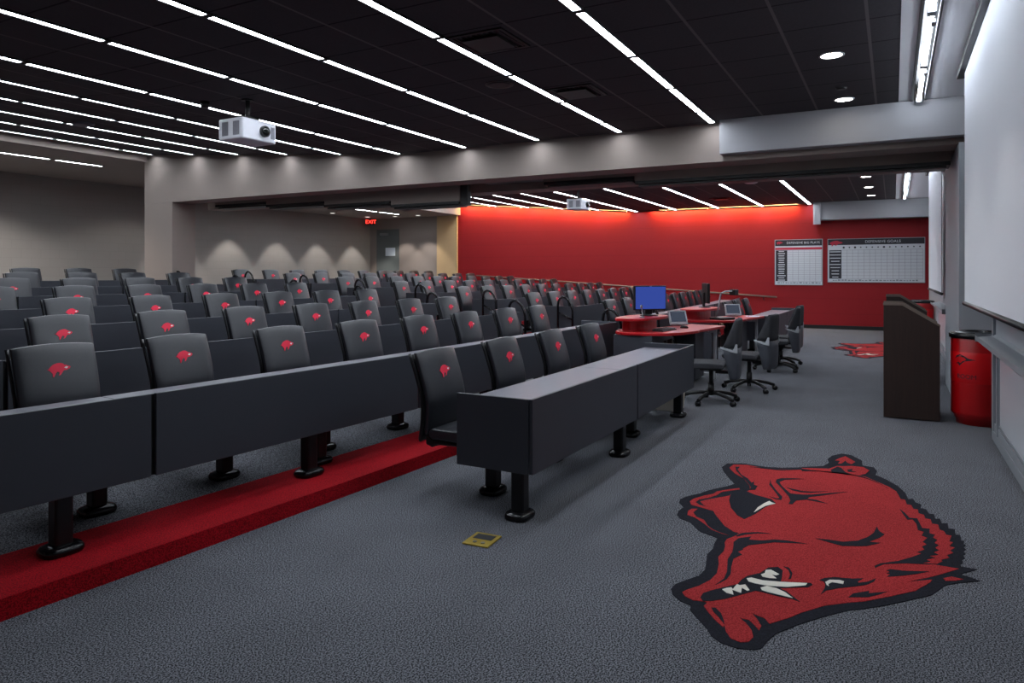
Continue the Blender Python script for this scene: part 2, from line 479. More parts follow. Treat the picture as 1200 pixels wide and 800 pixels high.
BODY = (tf('A', [(500,155),(530,132),(640,135),(780,160),(900,168),(1060,164)]) +
 tf('B', [(0,136),(180,140),(235,122),(270,124),(330,122),(410,130),(450,152),(425,175),(385,184),(430,197),(500,227),(580,262),(630,292),(660,345),(690,350),(700,380),(730,385),(745,410),(775,415),(780,440),(815,450),(825,475),(860,480),(870,510),(910,515),(920,550),(950,560),(965,585),(1000,590),(985,628),(1010,635),(985,660),(1022,670),(990,690),(1012,705),(970,720),(985,740),(930,750),(940,762),(890,785)]) +
 tf('D', [(1050,212),(960,240),(870,265),(700,300),(870,285),(860,300),(830,320),(790,340),(760,360),(600,395),(420,430),(300,440),(150,460),(0,505)]) +
 tf('C', [(900,518),(750,565),(715,525),(620,487),(660,530),(690,580),(675,612),(640,572),(600,537),(535,522),(580,560),(620,610),(632,660),(600,695),(540,698),(470,670),(435,620),(425,575),(415,590),(350,530),(300,470),(275,435),(300,412),(275,402),(200,395),(140,365),(120,335),(150,320),(240,290),(320,250),(370,200),(385,130),(380,80),(420,40),(430,2)]) +
 tf('A', [(464,760),(462,740),(480,715),(545,690),(575,668),(530,655),(460,610),(420,560),(395,530),(370,490),(300,450),(270,420),(330,405),(500,375),(510,360),(560,335),(600,345),(630,345),(660,330),(655,295),(610,240),(540,200),(505,165)]))
REDS = [tf('A', [(490,685),(440,672),(360,640),(310,600),(290,585),(230,545),(170,525),(175,495),(205,478),(250,478),(215,505),(240,540),(300,565),(330,610),(370,640),(430,665)]),
 tf('A', [(575,316),(500,325),(400,342),(370,362),(300,375),(215,400),(190,420),(200,445),(270,465),(340,485),(380,495),(330,465),(260,445),(235,425),(260,405),(340,390),(400,370),(440,345),(580,325)]),
 tf('B', [(220,85),(250,70),(290,57),(322,75),(355,95),(330,110),(302,100),(290,85),(265,105),(240,106),(255,88)]),
 tf('D', [(945,275),(1000,265),(1080,282),(1030,292),(960,292)])]
DETAIL = [
 tf('A', [(510,362),(560,335),(640,345),(700,370),(830,405),(860,435),(780,465),(700,520),(615,560),(560,530),(510,470),(495,410)]),
 tf('A', [(545,150),(580,150),(562,170),(592,212),(640,240),(672,275),(692,265),(690,292),(718,300),(700,330),(655,332),(668,310),(638,270),(588,218),(550,178)]),
 tf('A', [(660,150),(780,166),(900,178),(1060,172)]) + tf('B', [(0,158),(180,161),(300,174),(430,207),(520,242),(580,277),(500,230),(400,192),(300,178),(200,163),(60,152)]) + tf('A', [(1060,164),(900,171),(780,157)]),
 tf('B', [(190,150),(235,128),(262,135),(290,165),(330,180),(300,182),(200,164)]),
 tf('A', [(820,245),(810,290),(850,340),(890,395),(870,398),(810,383),(860,404),(905,410),(912,385),(860,330),(825,280)]),
 tf('A', [(1080,246),(1000,240),(900,240),(865,250),(860,270),(900,310),(960,380),(975,415),(960,440),(990,445),(1020,415),(1100,408),(1190,425)]) + tf('B', [(170,376),(90,350),(35,343),(50,332),(110,325),(305,297),(200,304),(60,316),(10,316)]) + tf('A', [(1020,364),(975,358),(940,330),(900,290),(890,268),(930,252)]),
 tf('A', [(945,313),(1000,325),(1066,340)]) + tf('B', [(60,296),(170,294),(60,303)]) + tf('A', [(1060,350),(990,334)]),
 tf('A', [(550,688),(600,668),(720,662),(835,675),(720,672),(620,682),(560,697)]),
 tf('A', [(530,740),(570,710),(670,697),(650,720),(750,728),(850,720),(950,728),(1110,755),(1040,750),(850,742),(740,755),(650,765),(600,792)]) + tf('C', [(560,30),(520,45),(552,65),(490,95),(475,150),(470,205),(440,245),(360,285),(420,240),(443,190),(447,100),(480,50),(488,10)]),
 tf('C', [(250,375),(270,345),(330,325),(430,300),(520,280),(545,250),(590,220),(680,200),(740,160),(810,155),(845,180),(840,230),(830,262),(1050,272),(1060,285),(1030,302),(850,308),(820,310),(870,330),(970,408),(920,390),(800,365),(690,337),(650,328),(560,352),(430,387),(330,402),(270,402)]),
 tf('C', [(850,152),(890,160),(915,200),(905,240),(885,245),(900,210),(885,175)]),
 tf('C', [(330,450),(360,450),(400,490),(420,540),(424,570),(380,515),(345,480)]),
 tf('D', [(115,290),(150,275),(220,270),(330,280),(410,278),(370,300),(380,308),(440,300),(495,278),(480,300),(430,322),(360,332),(240,345),(160,360),(125,385),(150,345),(155,320),(145,300)]),
 tf('D', [(310,405),(340,380),(400,370),(450,362),(445,378),(570,368),(520,385),(440,405)]),
 tf('D', [(565,225),(590,216),(680,227),(850,232),(760,250),(650,262),(570,267),(590,250),(565,243),(588,234)]),
 tf('B', [(652,410),(690,440),(720,472),(770,475),(805,540),(855,545),(852,575),(890,585),(875,605),(905,620),(885,640),(915,655),(890,672),(915,690),(880,702),(912,720),(850,727),(890,740),(830,752),(860,765),(800,776),(900,782),(830,784),(700,777),(550,782),(500,802),(490,810),(485,795),(520,778),(640,762),(720,740),(800,712),(770,702),(820,685),(803,664),(835,650),(808,632),(840,605),(800,590),(815,565),(775,553),(765,512),(740,482),(705,484),(680,452)]),
 tf('B', [(90,610),(180,618),(270,632),(370,626),(440,600),(480,572),(500,530),(515,560),(552,582),(520,605),(450,632),(525,640),(430,662),(270,661),(200,642)]),
 tf('B', [(300,150),(340,142),(330,155),(362,163),(310,163)]),
]
WHITES = [
 tf('A', [(690,508),(720,470),(770,438),(810,420),(830,432),(858,440),(830,447),(780,458),(730,485)]),
 tf('C', [(585,240),(620,235),(700,255),(830,266),(1022,275),(1010,290),(880,302),(740,295),(640,275),(598,262)]),
 tf('C', [(685,308),(730,295),(800,312),(860,340),(917,382),(830,362),(740,340),(695,325)]),
 tf('C', [(688,212),(715,203),(722,180),(760,178),(820,210),(798,218),(766,212),(800,240),(750,238),(700,228)]),
 tf('C', [(408,320),(440,310),(475,306),(485,318),(515,282),(535,290),(575,285),(605,325),(590,330),(550,308),(545,345),(520,338),(480,322),(490,358),(440,345)]),
 tf('D', [(155,305),(185,290),(250,292),(280,300),(275,318),(240,312),(200,306),(175,318),(180,332),(165,325)]),
]
def emblem(label, dx, dy):
    root = thing('floor_emblem', label, 'emblem', (dx, dy, 0))
    def layer(name, polys, z0, z1, m):
        b = MB()
        for p in polys: b.prism([floor_at(u, v) for u, v in p], z0, z1, 'z')
        return b.build(name, m, root)
    layer('outline', [OUT], 0.0005, .003, M['navy'])
    layer('body', [BODY] + REDS, .003, .0045, M['inlay'])
    layer('marking', DETAIL, .0045, .006, M['navy'])
    for nm, w_ in zip(('claw', 'tusk', 'tusk', 'tooth', 'tooth', 'eye'), WHITES): layer(nm, [w_], .006, .0075, M['offwhite'])
    return root
emblem('large red hog emblem set in the grey carpet in front of the lone front desk', 0, 0)
emblem('red hog emblem in the carpet beyond the lecterns, towards the red wall', 11.0, -.12)

# ------------------------------------------------------------------ desks
def leg_mb(x, y, ztop):
    b = MB(); b.box(x-.043, x+.043, y-.043, y+.043, .03, ztop); return b
def foot_mb(x, y):
    b = MB(); n = 28
    vs = []
    for rr, z in ((.93, 0), (1.0, .012), (1.0, .026), (.90, .040), (.62, .050), (.50, .052)):
        for i in range(n):
            a = 2*PI*i/n; c_, s_ = math.cos(a), math.sin(a)
            vs.append((x + .098*rr*math.copysign(abs(c_)**.62, c_), y + .078*rr*math.copysign(abs(s_)**.62, s_), z))
    fs = [(j*n+i, j*n+(i+1) % n, (j+1)*n+(i+1) % n, (j+1)*n+i) for j in range(5) for i in range(n)]
    b.add(vs, fs, 0, True)
    b.f += [tuple(range(n))[::-1], tuple(5*n+i for i in range(n))]; b.m += [0, 0]; b.sm += [False, False]
    return b
def desk(x0, y0, x1, y1, z, label, group, endlo, endhi, legs, lip=.05):
    cx, cy = (x0+x1)/2, (y0+y1)/2
    Ln = math.hypot(x1-x0, y1-y0); a = math.atan2(y1-y0, x1-x0); h = Ln/2
    r = thing('lecture_desk', label, 'desk', (cx, cy, z), a, group)
    t_ = .74 - lip
    MB().box(-h+.002, h-.002, .036, .53, t_-.03, t_).build('worktop', M['top'], r, .003)
    MB().box(-h+.008, h-.008, 0, .022, .295, .74).build('modesty_panel', M['panel'], r, .003)
    if endlo: MB().box(-h, -h+.022, .024, .53, .295, .74).build('end_panel', M['panel'], r, .003)
    else: MB().box(-h-.010, -h+.010, .023, .034, .297, .735).build('joint_strip', M['black'], r)
    if endhi: MB().box(h-.022, h, .024, .53, .295, .74).build('end_panel', M['panel'], r, .003)
    mb = MB()
    mb.box(-h+.33, -h+.37, .05, .50, t_-.06, t_-.031).box(h-.37, h-.33, .05, .50, t_-.06, t_-.031)
    mb.box(-h+.03, h-.03, .30, .34, t_-.055, t_-.0315)
    mb.build('under_frame', M['blackmetal'], r)
    for lx, ly in legs:
        l = leg_mb(lx*h, ly, t_-.056).build('leg', M['blackmetal'], r, .012)
        foot_mb(lx*h, ly).build('foot_plate', M['gloss'], l)
    return r
halfname = ['grey-walled half', 'red-walled half']
cuts = [9.15, 6.95, 4.70, 2.45, 0.2]
for n in range(7):
    for hf in (0, 1):
        for k in range(4):
            hi, lo = cuts[k], cuts[k+1]
            if hf == 0 and hi < 0.45*rowY(n, hi) + .1: continue
            a, b = (lo, hi) if hf == 0 else (2*MX-hi, 2*MX-lo)
            desk(a+.006, rowY(n, a), b-.006, rowY(n, b), ELEV[n],
                 f'charcoal desk with closed front, {ORD[k+1]} from the aisle, {ORD[n+1]} tier, {halfname[hf]}',
                 'desks along the tiered rows', hf == 1 and k == 0, hf == 0 and k == 0,
                 [((0.05 if (n or k < 3) else .63)*q_, .10) for q_ in ((1, -1)[hf],)] + [((.28 if (n or k < 3) else -.6)*(1, -1)[hf], .28)], .065)
F0 = 1.84
for hf in (0, 1):
    for k in (0, 1):
        a, b = ((3.715, 5.585), (5.585, 7.45))[k] if hf == 0 else ((13.1, 14.8), (14.8, 16.5))[k]
        at = ['beside the brass floor plate', 'ending at the office chairs'][k] if hf == 0 else ['starting at the red consoles', 'ending towards the red wall'][k]
        desk(a+.004, F0+.03-(.03*k), b-.004, F0+.0-(.0*k), 0, f'low charcoal desk in the front row, {at}', 'desks along the front row',
             (k == 0), (k == 1), [(-.90, .13), (.93, .13)] if k == 0 else [(.85, .13), (-.3, .28)])

# ------------------------------------------------------------------ auditorium chairs
HOG = [(-1.0,.12),(-.86,.16),(-.70,.36),(-.45,.55),(-.1,.66),(.2,.66),(.42,.55),(.5,.44),(.62,.46),(.70,.36),(.86,.34),(1.0,.22),(.86,.06),(.62,-.04),(.36,-.06),(.24,-.22),(.06,-.46),(-.12,-.50),(-.02,-.34),(.0,-.2),(-.18,-.12),(-.34,-.30),(-.52,-.62),(-.62,-.58),(-.58,-.3),(-.72,-.1),(-.84,.04)]
def back_y(z):       # front face of the backrest
    if z < .62: return .285 + .02*((.62-z)/.2)**2
    return .285 + .10*((z-.62)/.32)**1.25
def make_chair(label, group):
    r = thing('auditorium_chair', label, 'chair', (0, 0, 0), 0, group)
    nx, nz = 14, 16; W, T = .235, .045
    vs = []
    for side in (0, 1):
        for j in range(nz+1):
            tz = j/nz; z = .40 + (.945-.40)*tz
            for i in range(nx+1):
                sx = -1 + 2*i/nx
                e = max(0.0, (1-abs(sx)**14)*(1-abs(2*tz-1)**18))**.5
                w = W*(1 - .10*(1-tz)**2) * (1-.02*tz)
                zc = z + .018*tz**3*(1-sx*sx) 
                y = back_y(z) + .020*sx*sx
                y = y - .012 - .008*e if side == 0 else y + .012 + (T-.012)*e
                if side == 1: y = y + .0
                vs.append((w*sx, y, zc))
    fs = []
    S = (nx+1)*(nz+1)
    for j in range(nz):
        for i in range(nx):
            a = j*(nx+1)+i
            fs.append((a, a+1, a+nx+2, a+nx+1)); fs.append((S+a, S+a+nx+1, S+a+nx+2, S+a+1))
    ring = [i for i in range(nx+1)] + [j*(nx+1)+nx for j in range(1, nz+1)] + [nz*(nx+1)+i for i in range(nx-1, -1, -1)] + [j*(nx+1) for j in range(nz-1, 0, -1)]
    for k in range(len(ring)):
        a, b = ring[k], ring[(k+1) % len(ring)]
        fs.append((b, a, S+a, S+b))
    bk = MB().add(vs, fs, 0, True)
    for q_ in range(len(ring)): bk.sm[-1-q_] = False
    bk.build('backrest', M['leather'], r, .006, 2)
    # rear shell with the grooved side edges
    for s in (-1, 1):
        b = MB()
        path = [(s*(.235*(1-.10*(1-(z-.40)/.545)**2)-.004), back_y(z)+.045+.020, z) for z in [.36,.42,.50,.58,.66,.74,.82,.90,.938]]
        b.tube(path, .010, 8)
        b.build('side_rail', M['shell'], r)
    vs = []; fs = []
    zz = [.35 + .058*i for i in range(11)]
    for z in zz:
        for s in (-.215, -.1, .1, .215):
            vs.append((s, back_y(z)+.062+(.012 if abs(s) < .15 else 0), z))
    for j in range(len(zz)-1):
        for i in range(3):
            a = j*4+i; fs.append((a, a+4, a+5, a+1))
    o = MB().add(vs, fs, 0, True).build('back_shell', M['shell'], r)
    md = o.modifiers.new('thick', 'SOLIDIFY'); md.thickness = .012
    # seat cushion
    prof = [(-.23, .385), (-.245, .41), (-.235, .44), (-.19, .455), (0, .452), (.18, .445), (.27, .45), (.30, .43), (.30, .39), (.27, .375), (-.19, .372)]
    b = MB().prism([(y, z) for y, z in prof], -.225, .225, 'x')
    b.build('seat', M['leather'], r, .018, 3)
    MB().prism([(-.20,.37),(.30,.37),(.315,.40),(.34,.40),(.34,.33),(.29,.315),(.24,.335),(-.10,.345)], -.20, .20, 'x').build('seat_pan', M['shell'], r, .012)
    post = MB().box(-.003, .083, -.093, -.007, .03, .345).build('pedestal', M['blackmetal'], r, .012)
    foot_mb(.04, -.05).build('foot_plate', M['gloss'], post)
    # badge lies on the leaning face
    z0 = .805; sl = (back_y(z0+.02)-back_y(z0-.02))/.04
    b = MB()
    b.prism([(x*.066, z*.066) for x, z in HOG], -.0035, 0, 'y')
    e = MB()
    ang = math.atan(sl)
    mtx = Matrix.Translation((-.005, back_y(z0)-.0205, z0)) @ Matrix.Rotation(-ang, 4, 'X')
    b.xf(mtx); bd = b.build('badge', M['badge'], r)
    e.prism([(.028,.012),(.040,.020),(.052,.015),(.042,.006)], -.0045, -.0034, 'y')
    e.xf(mtx); e.build('tusk', M['white'], bd)
    return r
chairs = []
def place_chair(x, y, z, rz, label, group):
    if not chairs:
        c = make_chair(label, group); c.location = (x, y, z); c.rotation_euler = (0, 0, rz)
    else:
        c = dup(chairs[0], (x, y, z), rz, label, group)
    chairs.append(c)
def slope(n, x):
    return math.atan((rowY(n, x+.2)-rowY(n, x-.2))/.4)
for k in range(4):
    place_chair(4.13+.955*k, F0+.60, 0, random.uniform(-.03, .03), f'black chair with red hog badge, {ORD[k+1]} along the lone front desk by the floor plate', 'chairs of the front row')
for k in range(3):
    place_chair(16.0-.945*k, F0+.60, 0, random.uniform(-.03, .03), f'black chair behind the front desk near the red wall, {ORD[k+1]} from that wall', 'chairs of the front row')
for n in range(7):
    for hf in (0, 1):
        for k in range(10):
            x = 8.68 - .9*k
            y = rowY(n, x) + .60
            if hf == 0 and x < 0.44*(y+.3) - .35: continue
            X = x if hf == 0 else 2*MX - x
            if n == 0 and hf == 0 and k == 7: X += .06
            place_chair(X, y, ELEV[n], slope(n, X) + random.uniform(-.05, .05),
                        f'black chair with red hog badge, {ORD[k+1]} seat from the aisle, {ORD[n+1]} tier, {halfname[hf]}', 'chairs along the tiered rows')

# ------------------------------------------------------------------ looped aisle rails at the row ends
def make_rail(label):
    r = thing('aisle_rail', label, 'handrail', (0, 0, 0), 0, 'looped rails along the aisle')
    pts = [(0, .27, .012), (0, .27, .78)]
    for i in range(1, 9):
        a = PI - i*(PI*.86)/8
        pts.append((0, .155+.115*math.cos(a), .78+.125*math.sin(a)))
    pts += [(0, .02, .72), (0, .0, .60), (0, .0, .012)]
    pts = [(p[0], p[1], p[2]) for p in pts]
    pts2 = [(0, .27, .012), (0, .27, .76), (0, .262, .82), (0, .235, .872), (0, .19, .90), (0, .145, .895), (0, .095, .865), (0, .05, .815), (0, .018, .75), (0, 0, .67), (0, 0, .55), (0, 0, .012)]
    MB().tube(pts2, .019, 12).build('loop', M['gloss'], r)
    MB().tube([(0, .268, .64), (0, .002, .52)], .014, 10).build('cross_bar', M['gloss'], r)
    for y in (0, .27):
        MB().lathe([(.042, 0), (.042, .006), (.026, .012)], (0, y, 0), 16).build('flange', M['gloss'], r)
    return r
rails = []
for n in range(7):
    for hf in (0, 1):
        X = 9.23 if hf == 0 else 2*MX-9.23
        y = BASE[n] - .02
        lab = f'black looped handrail at the aisle end of the {ORD[n+1]} tier, {halfname[hf]}'
        if not rails:
            q = make_rail(lab); q.location = (X, y, ELEV[n])
        else:
            q = dup(rails[0], (X, y, ELEV[n]), 0, lab)
        rails.append(q)

# ------------------------------------------------------------------ ceiling strip lights
def make_strip(L_, label, group):
    r = thing('strip_light', label, 'ceiling light', (0, 0, 0), 0, group)
    MB().box(-L_/2, L_/2, -.034, .034, -.001, .008).build('diffuser', M['strip'], r)
    f = MB(); f.box(-L_/2-.02, L_/2+.02, -.044, -.034, -.006, .012).box(-L_/2-.02, L_/2+.02, .034, .044, -.006, .012)
    f.box(-L_/2-.02, -L_/2, -.034, .034, -.006, .012).box(L_/2, L_/2+.02, -.034, .034, -.006, .012)
    f.build('frame', M['black'], r)
    return r
protos = {}
def strip(x0, x1, y, z, tilt, label, group):
    L_ = round(x1-x0-.055, 3)
    if L_ not in protos:
        q = make_strip(L_, label, group); protos[L_] = q
    else:
        q = dup(protos[L_], (0, 0, 0), 0, label, group)
    q.location = ((x0+x1)/2, y, z - .013); q.rotation_euler = (tilt, 0, 0)
SEG = 1.21
for i in range(10):
    y = 2.0 + 1.219*i
    tilt = math.atan(SLOPE) if y > KY else 0
    ends = [9.04] + [8.36 - SEG*k for k in range(8)]
    for hf in (0, 1):
        for k in range(8):
            x1, x0 = ends[k], ends[k+1]
            if hf == 0 and (x1 < .484*y - .3 or x1 < 2.4): continue
            if hf == 1:
                a, b = 2*MX-x1+.0, 2*MX-x0
                # far half runs from the beam to the red wall
                a, b = RX-.04-(x1-x0)*0, RX
            if hf == 0:
                strip(x0, x1, y, ceil_z(y), tilt, f'slim white ceiling light, {ORD[k+1]} from the beam, {ORD[i+1]} line from the front wall', 'strip lights of the grey-walled half')
    for k in range(8):
        x1 = RX - .06 - SEG*k; x0 = x1 - SEG
        if x0 < BX1 + .02: x0 = BX1 + .02
        if x1 - x0 < .2: continue
        if i == 0 and x1 < 12: pass
        strip(x0, x1, y, ceil_z(y), tilt, f'slim white ceiling light, {ORD[k+1]} from the red wall, {ORD[i+1]} line from the front wall', 'strip lights of the red-walled half')
for k, (a, b) in enumerate(((9.0-1.0, 9.0), (6.85, 7.95), (5.7, 6.8), (4.5, 5.65))):
    strip(a, b, 14.55, 3.742, 0, f'slim white light in the pale rear soffit, {ORD[k+1]} from the beam column', 'rear soffit lights')
for k in range(5):
    a = 19.6 - 1.2*(k+1)
    strip(a, a+1.16, 14.9, 3.532, 0, f'slim white light in the pale rear soffit, {ORD[k+1]} from the grey door wall', 'rear soffit lights')

# cove tubes over the screens
def cove(x0, x1, label):
    r = thing('cove_light', label, 'ceiling light', ((x0+x1)/2, (SL0+SL1)/2, CEIL-.036), 0, 'cove tubes over the projection screens')
    h = (x1-x0)/2
    MB().cyl((-h+.03, 0, .02), .019, 2*h-.06, 'x', 12).build('tube', M['cove'], r)
    MB().box(-h, -h+.03, -.03, .03, -.005, .05).build('socket', M['alu'], r, .003); MB().box(h-.03, h, -.03, .03, -.005, .05).build('socket', M['alu'], r, .003)
    MB().box(-h+.1, -h+.2, -.035, -.002, -.03, -.001).build('clip', M['alu'], r, .003)
k = 0
for i in range(5):
    cove(8.92-1.5*(i+1)+.02, 8.92-1.5*i-.02, f'bright tube in the ceiling slot over the screen wall, {ORD[i+1]} before the beam')
for i in range(6):
    cove(11.3+1.5*i+.02, 11.3+1.5*(i+1)-.02, f'bright tube in the ceiling slot over the screen wall, {ORD[i+1]} beyond the beam')

# wall washer slot at the top of the red wall
mbw = 0
for i in range(9):
    y0 = 2.3 + 1.22*i
    r = thing('wall_washer', f'slim warm wall washer at the top of the red wall, {ORD[i+1]} from the front bulkhead', 'ceiling light', (RX-.13, y0, ceil_z(y0)-.017), 0, 'wall washers above the red wall')
    r.rotation_euler = (math.atan(SLOPE) if y0 > KY else 0, 0, 0)
    if y0 < KY < y0 + 1.18: r.rotation_euler = (.035, 0, 0)
    MB().box(-.03, .03, .01, 1.17, .0, .006).build('lens', M['wash'], r)
    MB().box(-.045, -.03, 0, 1.18, -.03, .008).build('baffle', M['black'], r)

# downlights
def downlight(x, y, z, label, power=14, ang=95, group='recessed downlights', lens='down'):
    r = thing('downlight', label, 'ceiling light', (x, y, z), 0, group)
    MB().lathe([(.085, -.001), (.085, .004)], (0, 0, -.004), 24).build('lens', M[lens], r)
    MB().lathe([(.086, .0), (.105, .0), (.105, -.008), (.088, -.008), (.086, .0)], (0, 0, 0), 24, caps=False).build('trim_ring', M['frame'], r)
    ld = bpy.data.lights.new('downlight_lamp', 'SPOT'); ld.energy = power; ld.spot_size = math.radians(ang); ld.spot_blend = .35
    ld.shadow_soft_size = .05; ld.color = (1, .96, .90)
    lo = bpy.data.objects.new('lamp', ld); C.objects.link(lo); lo.parent = r; lo.location = (0, 0, -.02)
for i, x in enumerate((8.53, 6.76, 4.97)):
    downlight(x, .475, CEIL-.001, f'round lit downlight in the black ceiling before the beam, {ORD[i+1]} from the beam', 16)
for i, x in enumerate((15.5, 17.4, 19.25, 13.6)):
    downlight(x, .475, CEIL-.001, f'round lit downlight beyond the beam, {["second", "third", "fourth", "first"][i]} from the beam', 16)
for i, x in enumerate((12.6, 14.46, 16.3, 18.1, 19.9)):
    downlight(x, 16.6, 3.529, f'round downlight in the rear soffit, {ORD[i+1]} from the beam column', 110, 72, lens='downdim')
for i in range(2):
    downlight(RX-.7, 14.6+1.0*i, 3.529, f'round downlight before the grey door wall, {ORD[i+1]} from the tan column', 80, 80, lens='downdim')
for i, (x, y, pw) in enumerate(((11.3, 15.3, 45), (7.2, 15.4, 190), (5.4, 15.4, 190))):  # added downlights kept out of view, put in to brighten the rear wall
    downlight(x, y, 3.739, f'added unseen downlight brightening the back wall of the grey-walled half, {ORD[i+1]} from the beam', pw, 140, lens='downdim')

# ------------------------------------------------------------------ projectors
def projector(x, y, label):
    zc = ceil_z(y)
    r = thing('projector', label, 'projector', (x, y, zc), 0, 'ceiling projectors')
    MB().box(-.235, .235, -.185, .185, -.47, -.24).build('body', M['projwhite'], r, .02, 3)
    p = MB(); p.cyl((0, 0, -.19), .025, .185, 'z', 14); p.cyl((0, 0, -.012), .07, .012, 'z', 18); p.box(-.10, .10, -.07, .07, -.24, -.20)
    p.build('ceiling_mount', M['black'], r, .004)
    l = MB().cyl((.06, -.215, -.355), .062, .03, 'y', 24, smooth=True).build('lens_ring', M['black'], r)
    MB().lathe([(.05, 0), (.045, .012), (.02, .018)], (0, 0, 0), 20).xf(Matrix.Translation((.06, -.213, -.355)) @ Matrix.Rotation(PI/2, 4, 'X')).build('lens', M['glass'], l)
    g = MB()
    for k in range(5): g.box(.155+.012*k, .162+.012*k, -.188, -.184, -.42, -.29)
    g.build('front_grille', M['vent'], r)
    g = MB()
    for k in range(9):
        for a in (-.14, .03): g.box(-.2375, -.234, a+.011*k, a+.006+.011*k, -.43, -.28)
    g.build('side_grille', M['vent'], r)
    return r
projector(5.47, 6.24, 'white projector hanging from the black ceiling before the beam')
projector(2*MX-5.47, 6.24, 'white projector hanging before the red wall beyond the beam')

# ceiling fittings
def disc(name, x, y, label, r0, h, m, cat):
    t_ = thing(name, label, cat, (x, y, ceil_z(y)), 0)
    MB().lathe([(r0*.75, -h), (r0, -h*.6), (r0, 0)], (0, 0, 0), 24).build('cover', M[m], t_)
    MB().lathe([(r0*1.12, -.006), (r0*1.12, 0)], (0, 0, 0), 24).build('flange', M['black'], t_)
disc('ceiling_speaker', 6.23, 3.5, 'round black speaker in the ceiling tile before the beam', .13, .012, 'black', 'speaker')
disc('access_point', 6.0, 10.2, 'pale round wireless unit under the rear ceiling', .15, .05, 'vent', 'wireless unit')
disc('smoke_detector', 15.3, 2.6, 'pale round smoke detector on the ceiling beyond the beam', .13, .03, 'projwhite', 'smoke detector')
disc('smoke_detector', 8.0, .47, 'small dark detector between two downlights before the beam', .05, .02, 'black', 'smoke detector')
disc('ceiling_sensor', 5.3, 6.72, 'small black sensor on the ceiling beside the projector mount', .05, .07, 'black', 'sensor')
def vent(x, y, label):
    t_ = thing('air_vent', label, 'air vent', (x, y, ceil_z(y)), 0)
    f = MB(); f.box(-.25, .25, -.25, -.22, -.012, 0).box(-.25, .25, .22, .25, -.012, 0).box(-.25, -.22, -.22, .22, -.012, 0).box(.22, .25, -.22, .22, -.012, 0)
    f.build('frame', M['black'], t_)
    g = MB()
    for k in range(9): g.box(-.22, .22, -.207+.05*k, -.192+.05*k, -.010, -.002)
    g.build('grille', M['black'], t_)
    MB().box(-.16, .16, -.16, .16, -.03, -.012).build('diffuser_plate', M['blackmetal'], t_)
vent(5.03, 2.92, 'square black air vent between two light lines, second tile bay before the beam')
vent(6.86, 2.92, 'square black air vent between two light lines, next to the beam')
vent(2*MX-6.86, 2.92, 'square dark air vent on the ceiling beyond the beam')
vent(2*MX-1.9, 3.83, 'square dark air vent on the ceiling close to the red wall')

# ------------------------------------------------------------------ projection screens
def screen(x0, x1, label):
    xc = (x0+x1)/2; h = (x1-x0)/2
    r = thing('projection_screen', label, 'projection screen', (xc, -.58, 1.2), 0, 'projection screens')
    MB().box(-h, h, -.002, .002, .03, CEIL-1.2-.06).build('screen_fabric', M['screen'], r)
    e = MB(); e.box(-h-.012, -h, -.0025, .0025, .03, CEIL-1.26); e.box(h, h+.012, -.0025, .0025, .03, CEIL-1.26)
    e.build('edge_tape', M['ink'], r)
    MB().cyl((-h-.03, 0, .01), .02, 2*h+.06, 'x', 14).build('bottom_bar', M['blackmetal'], r)
    MB().box(-h-(.25 if xc < MX else 0), h+(0.22 if xc < MX else .25), -.05, .05, CEIL-1.2-.06, CEIL-1.2-.003).build('ceiling_case', M['black'], r, .004)
screen(3.5, 7.72, 'large white projection screen hanging before the brown lecterns')
screen(11.3, 15.2, 'white projection screen hanging beyond the beam and grey stub wall')

# whiteboard fields and trays under the screens
def wboard(x0, x1, label):
    xc = (x0+x1)/2; h = (x1-x0)/2
    r = thing('whiteboard', label, 'whiteboard', (xc, FRONT, .2), 0, 'low whiteboards on the front wall')
    MB().box(-h, h, .001, .010, 0, .62).build('panel', M['board'], r)
    f = MB(); f.box(-h-.02, h+.02, .001, .016, -.02, 0).box(-h-.02, h+.02, .001, .016, .62, .65).box(-h-.02, -h, .001, .016, 0, .62).box(h, h+.02, .001, .016, 0, .62)
    f.build('frame', M['frame'], r, .002)
def tray(x0, x1, flip, label):
    xc = (x0+x1)/2; h = (x1-x0)/2
    r = thing('marker_tray', label, 'tray', (xc, FRONT, .90), 0, 'marker trays along the front wall')
    MB().prism([(.001, .045), (.03, .03), (.135, .012), (.15, .03), (.15, -.012), (.03, 0), (.001, -.03)], -h, h, 'x').build('tray', M['frame'], r, .002)
    MB().box(h if not flip else -h-.008, h+.008 if not flip else -h, .001, .15, -.03, .045).build('end_cap', M['alu'], r)
wboard(3.9, 7.2, 'low whiteboard field under the tray beside the red bin')
tray(3.9, 7.62, False, 'grey metal marker tray under the large projection screen')
wboard(13.0, 16.3, 'low whiteboard field under the tray beyond the beam')
tray(12.58, 16.3, True, 'grey metal marker tray under the projection screen beyond the beam')

